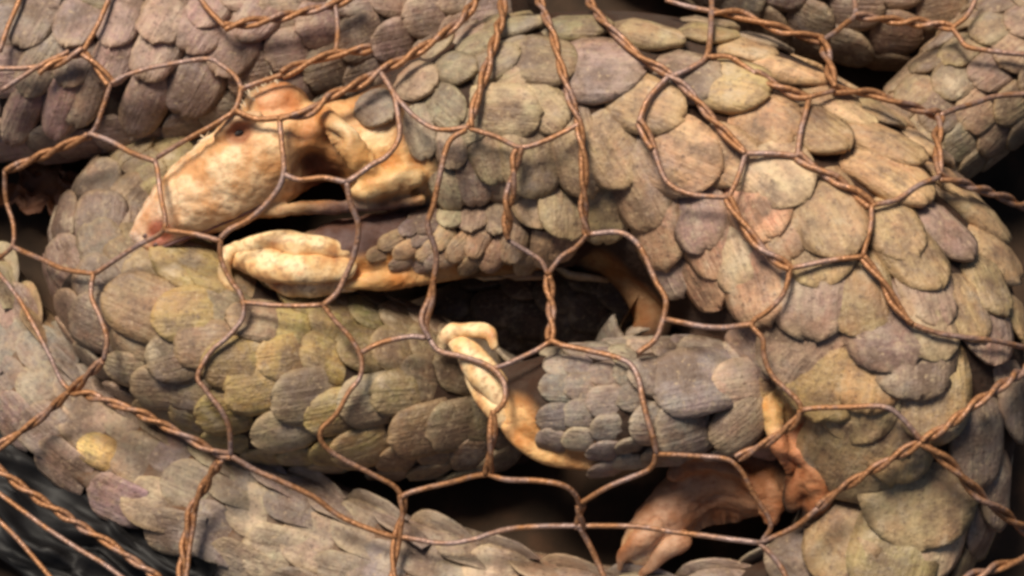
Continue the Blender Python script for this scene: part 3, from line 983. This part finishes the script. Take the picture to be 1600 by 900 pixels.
# ================================================================== wire netting draped over the animals
NET = [  # (twisted?, polyline in photo pixels)
    (0, [(0, 142), (56, 106), (108, 80)]), (1, [(60, 112), (95, 96), (132, 80)]), (0, [(130, 82), (152, 40), (168, 4), (176, -20)]), (0, [(-20, 106), (32, 106), (62, 104)]), (0, [(0, 80), (14, 40), (30, 0), (36, -20)]),
    (1, [(132, 84), (150, 104), (172, 130)]), (0, [(172, 130), (200, 116), (248, 104), (320, 92), (348, 104), (368, 120), (376, 140), (366, 172), (344, 188), (296, 216), (246, 246)]),
    (0, [(172, 130), (164, 160), (152, 196), (140, 212)]), (1, [(140, 212), (80, 236), (10, 266)]), (0, [(8, 266), (10, 310), (21, 352), (18, 386), (-10, 410)]),
    (0, [(140, 208), (170, 220), (205, 238), (243, 252)]), (0, [(243, 250), (250, 300), (259, 345), (250, 366), (216, 384), (176, 408), (148, 427)]),
    (0, [(20, 386), (64, 406), (108, 422), (146, 427)]), (0, [(146, 427), (142, 462), (156, 494), (168, 530), (163, 564)]), (1, [(163, 564), (138, 586), (110, 610)]),
    (0, [(-10, 418), (24, 458), (52, 506), (76, 554), (94, 594), (110, 610)]), (1, [(110, 610), (60, 656), (-10, 704)]),
    (1, [(110, 610), (180, 630), (256, 664), (332, 704), (362, 712)]), (0, [(362, 712), (358, 670), (344, 640), (320, 608), (308, 588), (328, 550), (360, 522), (380, 494), (376, 462), (360, 438), (346, 405), (345, 372)]),
    (0, [(345, 372), (360, 358), (384, 346), (412, 322), (436, 292), (444, 264), (440, 224), (437, 184)]), (0, [(259, 360), (304, 366), (345, 376)]),
    (1, [(345, 718), (320, 760), (298, 800), (288, 852), (282, 915)]), (0, [(350, 716), (312, 770), (300, 830), (290, 910)]), (0, [(362, 712), (400, 736), (440, 752), (488, 776), (540, 812), (620, 840)]),
    (1, [(437, 184), (480, 176), (520, 148), (560, 132), (592, 112), (640, 88), (704, 44), (736, 12), (750, -20)]), (0, [(366, 172), (400, 184), (437, 184)]),
    (1, [(440, 116), (480, 98), (524, 84), (580, 76)]), (0, [(376, 140), (405, 128), (440, 116)]), (0, [(525, 84), (528, 50), (521, -10)]), (1, [(352, 42), (400, 34), (452, 24), (516, 8), (560, -12)]), (0, [(352, 42), (326, 16), (306, -15)]),
    (0, [(444, 272), (468, 280), (505, 278), (542, 285)]), (0, [(542, 285), (580, 258), (604, 244), (625, 210), (620, 165), (612, 140), (592, 112)]), (0, [(542, 285), (548, 318), (561, 352), (553, 398), (540, 432), (526, 458), (504, 478)]),
    (0, [(376, 472), (440, 478), (504, 478)]), (0, [(504, 478), (520, 500), (548, 530), (565, 560), (562, 590), (545, 612), (526, 646), (502, 672), (506, 694), (534, 717), (580, 740), (614, 758), (628, 776)]),
    (1, [(628, 772), (630, 800), (622, 832), (616, 870), (614, 915)]), (0, [(565, 550), (600, 534), (640, 525), (664, 528)]),
    (1, [(786, -15), (784, 24), (772, 66), (758, 112), (744, 160), (735, 198)]), (0, [(735, 198), (690, 203), (660, 190), (634, 168), (612, 140)]), (0, [(735, 200), (770, 212), (812, 231), (850, 220), (880, 206), (905, 192)]),
    (1, [(812, 232), (806, 250), (800, 290), (793, 330), (793, 372)]), (0, [(730, 202), (702, 224), (686, 280), (676, 322), (668, 352), (681, 400), (678, 440)]), (1, [(678, 436), (674, 466), (662, 500), (668, 530)]),
    (0, [(662, 515), (684, 547), (722, 557), (764, 572), (786, 594), (788, 624), (775, 642)]), (1, [(770, 640), (768, 690), (763, 742)]), (0, [(763, 742), (736, 745), (690, 756), (640, 769), (626, 776)]),
    (0, [(763, 742), (790, 750), (840, 752), (880, 758), (900, 774), (907, 796)]), (1, [(907, 790), (906, 826)]), (0, [(906, 824), (922, 854), (946, 905)]), (0, [(624, 838), (690, 848), (740, 842), (770, 834), (808, 825), (880, 821), (1000, 824), (1080, 834), (1184, 848)]),
    (0, [(907, 786), (952, 760), (1014, 734), (1026, 708)]), (0, [(1024, 710), (1070, 712), (1132, 716), (1160, 736), (1178, 774), (1204, 818), (1190, 846)]), (0, [(1026, 708), (1020, 680), (1004, 628), (996, 588), (976, 564), (920, 548), (880, 540), (858, 530)]),
    (1, [(859, 532), (862, 490), (856, 430)]), (0, [(856, 428), (844, 406), (820, 390), (793, 374)]), (0, [(856, 428), (878, 402), (900, 387), (917, 366)]), (0, [(917, 366), (966, 363), (994, 378), (1010, 404), (1026, 440), (1041, 470), (1034, 507), (1022, 533), (996, 552)]),
    (1, [(916, 366), (912, 330), (912, 260), (904, 196), (890, 150), (878, 108), (860, 44), (846, 10), (838, -15)]), (0, [(859, 534), (830, 552), (790, 570), (768, 575)]),
    (0, [(1112, -15), (1111, 30), (1108, 72), (1100, 92), (1080, 106), (1048, 120)]), (0, [(1104, 88), (1140, 88), (1164, 104), (1184, 118)]), (1, [(1180, 116), (1206, 130), (1240, 146), (1264, 152)]), (0, [(1262, 152), (1304, 142)]),
    (1, [(1112, 18), (1152, 22), (1184, 33), (1240, 52), (1286, 64)]), (0, [(1040, 0), (1080, 12), (1112, 18)]), (0, [(1286, 64), (1318, 40), (1336, 22), (1332, -15)]), (1, [(1286, 64), (1296, 110), (1304, 140)]), (1, [(1336, 24), (1400, 33), (1452, 36), (1490, 44)]), (0, [(1488, 44), (1512, 24), (1530, -15)]), (0, [(1488, 44), (1500, 60), (1520, 76), (1610, 86)]),
    (1, [(1304, 140), (1360, 146), (1400, 160), (1468, 180)]), (1, [(1468, 180), (1464, 224), (1468, 276)]), (0, [(1468, 180), (1510, 165), (1560, 150), (1620, 146)]), (1, [(1468, 276), (1520, 292), (1610, 325)]),
    (0, [(1468, 276), (1440, 288), (1400, 312), (1362, 320)]), (1, [(1362, 320), (1312, 285), (1268, 260), (1246, 244)]), (0, [(1246, 244), (1252, 200), (1264, 154)]), (0, [(1246, 244), (1216, 240), (1166, 240)]), (0, [(1362, 320), (1360, 352), (1347, 400)]),
    (0, [(1347, 400), (1300, 406), (1234, 418)]), (1, [(1234, 418), (1208, 402), (1184, 382), (1160, 350), (1138, 310)]), (0, [(1138, 310), (1152, 278), (1166, 240)]), (1, [(1166, 240), (1132, 208), (1092, 160), (1046, 116), (1000, 88), (960, 52), (930, 18), (915, -15)]),
    (0, [(1138, 308), (1080, 304), (1042, 285), (1022, 232)]), (1, [(1022, 234), (998, 190)]), (0, [(998, 192), (1014, 152), (1046, 118)]), (1, [(1347, 402), (1378, 438), (1396, 470), (1424, 506)]), (0, [(1424, 506), (1472, 523), (1540, 530), (1610, 545)]), (0, [(1234, 418), (1230, 440), (1222, 462), (1200, 486), (1176, 506), (1192, 530), (1194, 556), (1208, 588), (1244, 624), (1252, 640)]),
    (0, [(1176, 506), (1120, 512), (1041, 500)]), (0, [(1252, 641), (1320, 636), (1380, 636), (1412, 656), (1440, 688)]), (1, [(1252, 642), (1240, 662), (1200, 690), (1152, 716)]), (1, [(1440, 688), (1480, 666), (1520, 634), (1610, 570)]), (1, [(1440, 690), (1380, 724), (1320, 760), (1280, 794)]), (0, [(1280, 794), (1240, 824), (1186, 848)]),
    (1, [(1440, 690), (1488, 728), (1520, 764), (1560, 796), (1615, 836)]), (0, [(1186, 848), (1216, 880), (1236, 915)]), (1, [(1505, 908), (1550, 888), (1615, 868)]),
    (1, [(-10, 728), (50, 772), (110, 812), (180, 856), (250, 905)]), (0, [(-10, 766), (60, 816), (120, 856), (172, 888), (200, 910)]), (0, [(-10, 806), (40, 856), (86, 912)]),
]
GX, GY, GS = 46, 29, 40
grid = np.full((GY, GX), .03)
for j in range(GY):
    for i in range(GX):
        h = OCC.ray_cast(CAM_LOC, ray(i * GS - 100, j * GS - 120))
        if h[0] is not None:
            grid[j, i] = h[0].z
for _ in range(1):
    g = np.pad(grid, 1, mode='edge')
    grid = np.max([g[a:a + GY, b:b + GX] for a in range(3) for b in range(3)], axis=0)
top_ = grid.copy()
for _ in range(5):
    g = np.pad(np.maximum(grid, top_ - .004), 1, mode='edge')
    grid = sum(g[a:a + GY, b:b + GX] for a in range(3) for b in range(3)) / 9


def net_z(x, y):
    fx = min(max((x + 100) / GS, 0), GX - 1.001)
    fy = min(max((y + 120) / GS, 0), GY - 1.001)
    i, j = int(fx), int(fy)
    u, v = fx - i, fy - j
    z = (grid[j, i] * (1 - u) + grid[j, i + 1] * u) * (1 - v) + (grid[j + 1, i] * (1 - u) + grid[j + 1, i + 1] * u) * v
    return z + .012


def wire_mesh(line, rad, twisted):
    pts = catmull([(p[0], p[1]) for p in line], 7)
    ph0 = random.uniform(0, 6.28)
    pitch = random.uniform(.030, .060)
    c = [P(p[0], p[1], net_z(p[0], p[1])) for p in pts]
    if twisted:                                              # resample finely for the helix
        c = [Vector(q) for q in catmull([tuple(q) for q in c], 3)]
    wob = [Vector((noise.noise(q * 45), noise.noise(q * 45 + Vector((9, 0, 0))), noise.noise(q * 30 + Vector((0, 7, 0))))) * .0007 for q in c]
    c = [q + w for q, w in zip(c, wob)]
    strands = []
    if twisted:
        s, ph = 0.0, []
        for i in range(len(c)):
            if i:
                s += (c[i] - c[i - 1]).length
            ph.append(ph0 + s / pitch * 2 * math.pi + 1.2 * noise.noise(c[i] * 30))
        tot = s
        for k in (0, math.pi):
            st = []
            for i, q in enumerate(c):
                t = (c[min(i + 1, len(c) - 1)] - c[max(i - 1, 0)]).normalized()
                a = t.cross(EZ).normalized()
                b_ = a.cross(t)
                st.append(q + (a * math.cos(ph[i] + k) + b_ * math.sin(ph[i] + k)) * rad * (1.05 + .5 * noise.noise(q * 55)))
            strands.append(st)
    else:
        strands.append(c)
    parts = []
    for st in strands:
        V, F = [], []
        for i, q in enumerate(st):
            t = (st[min(i + 1, len(st) - 1)] - st[max(i - 1, 0)]).normalized()
            a = t.cross(EZ).normalized()
            b_ = a.cross(t)
            for k in range(6):
                an = k * math.pi / 3
                V.append(q + (a * math.cos(an) + b_ * math.sin(an)) * rad)
        for i in range(len(st) - 1):
            for k in range(6):
                F.append((i * 6 + k, i * 6 + (k + 1) % 6, i * 6 + 6 + (k + 1) % 6, i * 6 + 6 + k))
        F.append(tuple(range(6))[::-1])
        F.append(tuple((len(st) - 1) * 6 + k for k in range(6)))
        parts.append((V, F))
    m = mesh_from('wire', parts)
    smooth(m)
    return m


net = thing('wire_netting', 'rusty hexagonal wire netting stretched over the whole heap of animals', 'netting')
for tw, line in NET:
    rad = (.0016 if tw else .00155) * random.uniform(.92, 1.1)
    if tw:
        obj('twisted_wire', wire_mesh(line, rad, True), M_RUST, net)
    else:
        obj('wire', wire_mesh(line, rad, False), M_STEEL if random.random() < .82 else M_RUST, net)


# ================================================================== litter on the floor
def crumpled(name, cx, cy, z, w, h, ang, amp, mat, seed, parent=None, nseg=26):
    a = -R(ang)
    ax = Vector((math.cos(a), math.sin(a), 0)) * w * MPP
    ay = Vector((-math.sin(a), math.cos(a), 0)) * h * MPP
    c = P(cx, cy, z)
    bm = bmesh.new()
    vs_ = []
    for lay in (0, 1):
        for i in range(nseg + 1):
            for j in range(nseg + 1):
                u, v = i / nseg - .5, j / nseg - .5
                p = c + ax * u + ay * v
                k = Vector((u * 5, v * 5, seed))
                q = p + Vector((noise.noise(k) * .01, noise.noise(k + Vector((5, 5, 5))) * .01,
                                amp * (abs(noise.noise(k * 1.3)) * 1.4 + .5 * abs(noise.noise(k * 3.1))) - lay * .0012))
                vs_.append(bm.verts.new(q))
    S = nseg + 1
    for i in range(nseg):
        for j in range(nseg):
            b0 = i * S + j
            bm.faces.new([vs_[b0], vs_[b0 + S], vs_[b0 + S + 1], vs_[b0 + 1]])
            b1 = b0 + S * S
            bm.faces.new([vs_[b1], vs_[b1 + 1], vs_[b1 + S + 1], vs_[b1 + S]])
    m = bpy.data.meshes.new(name)
    bm.to_mesh(m); bm.free(); smooth(m)
    return obj(name, m, mat, parent)


pl = crumpled('plastic_sheet', 90, 830, .010, 520, 190, 36, .022, M_PLASTIC, 3.3)
pl['label'], pl['category'] = 'crumpled wet black plastic sheet in the bottom left corner', 'plastic sheet'
lf = crumpled('dead_leaf', 90, 300, .014, 150, 90, 15, .016, M_LEAF, 8.1, nseg=14)
lf['label'], lf['category'] = 'reddish brown dead leaf on the dark floor at the left edge', 'leaf'
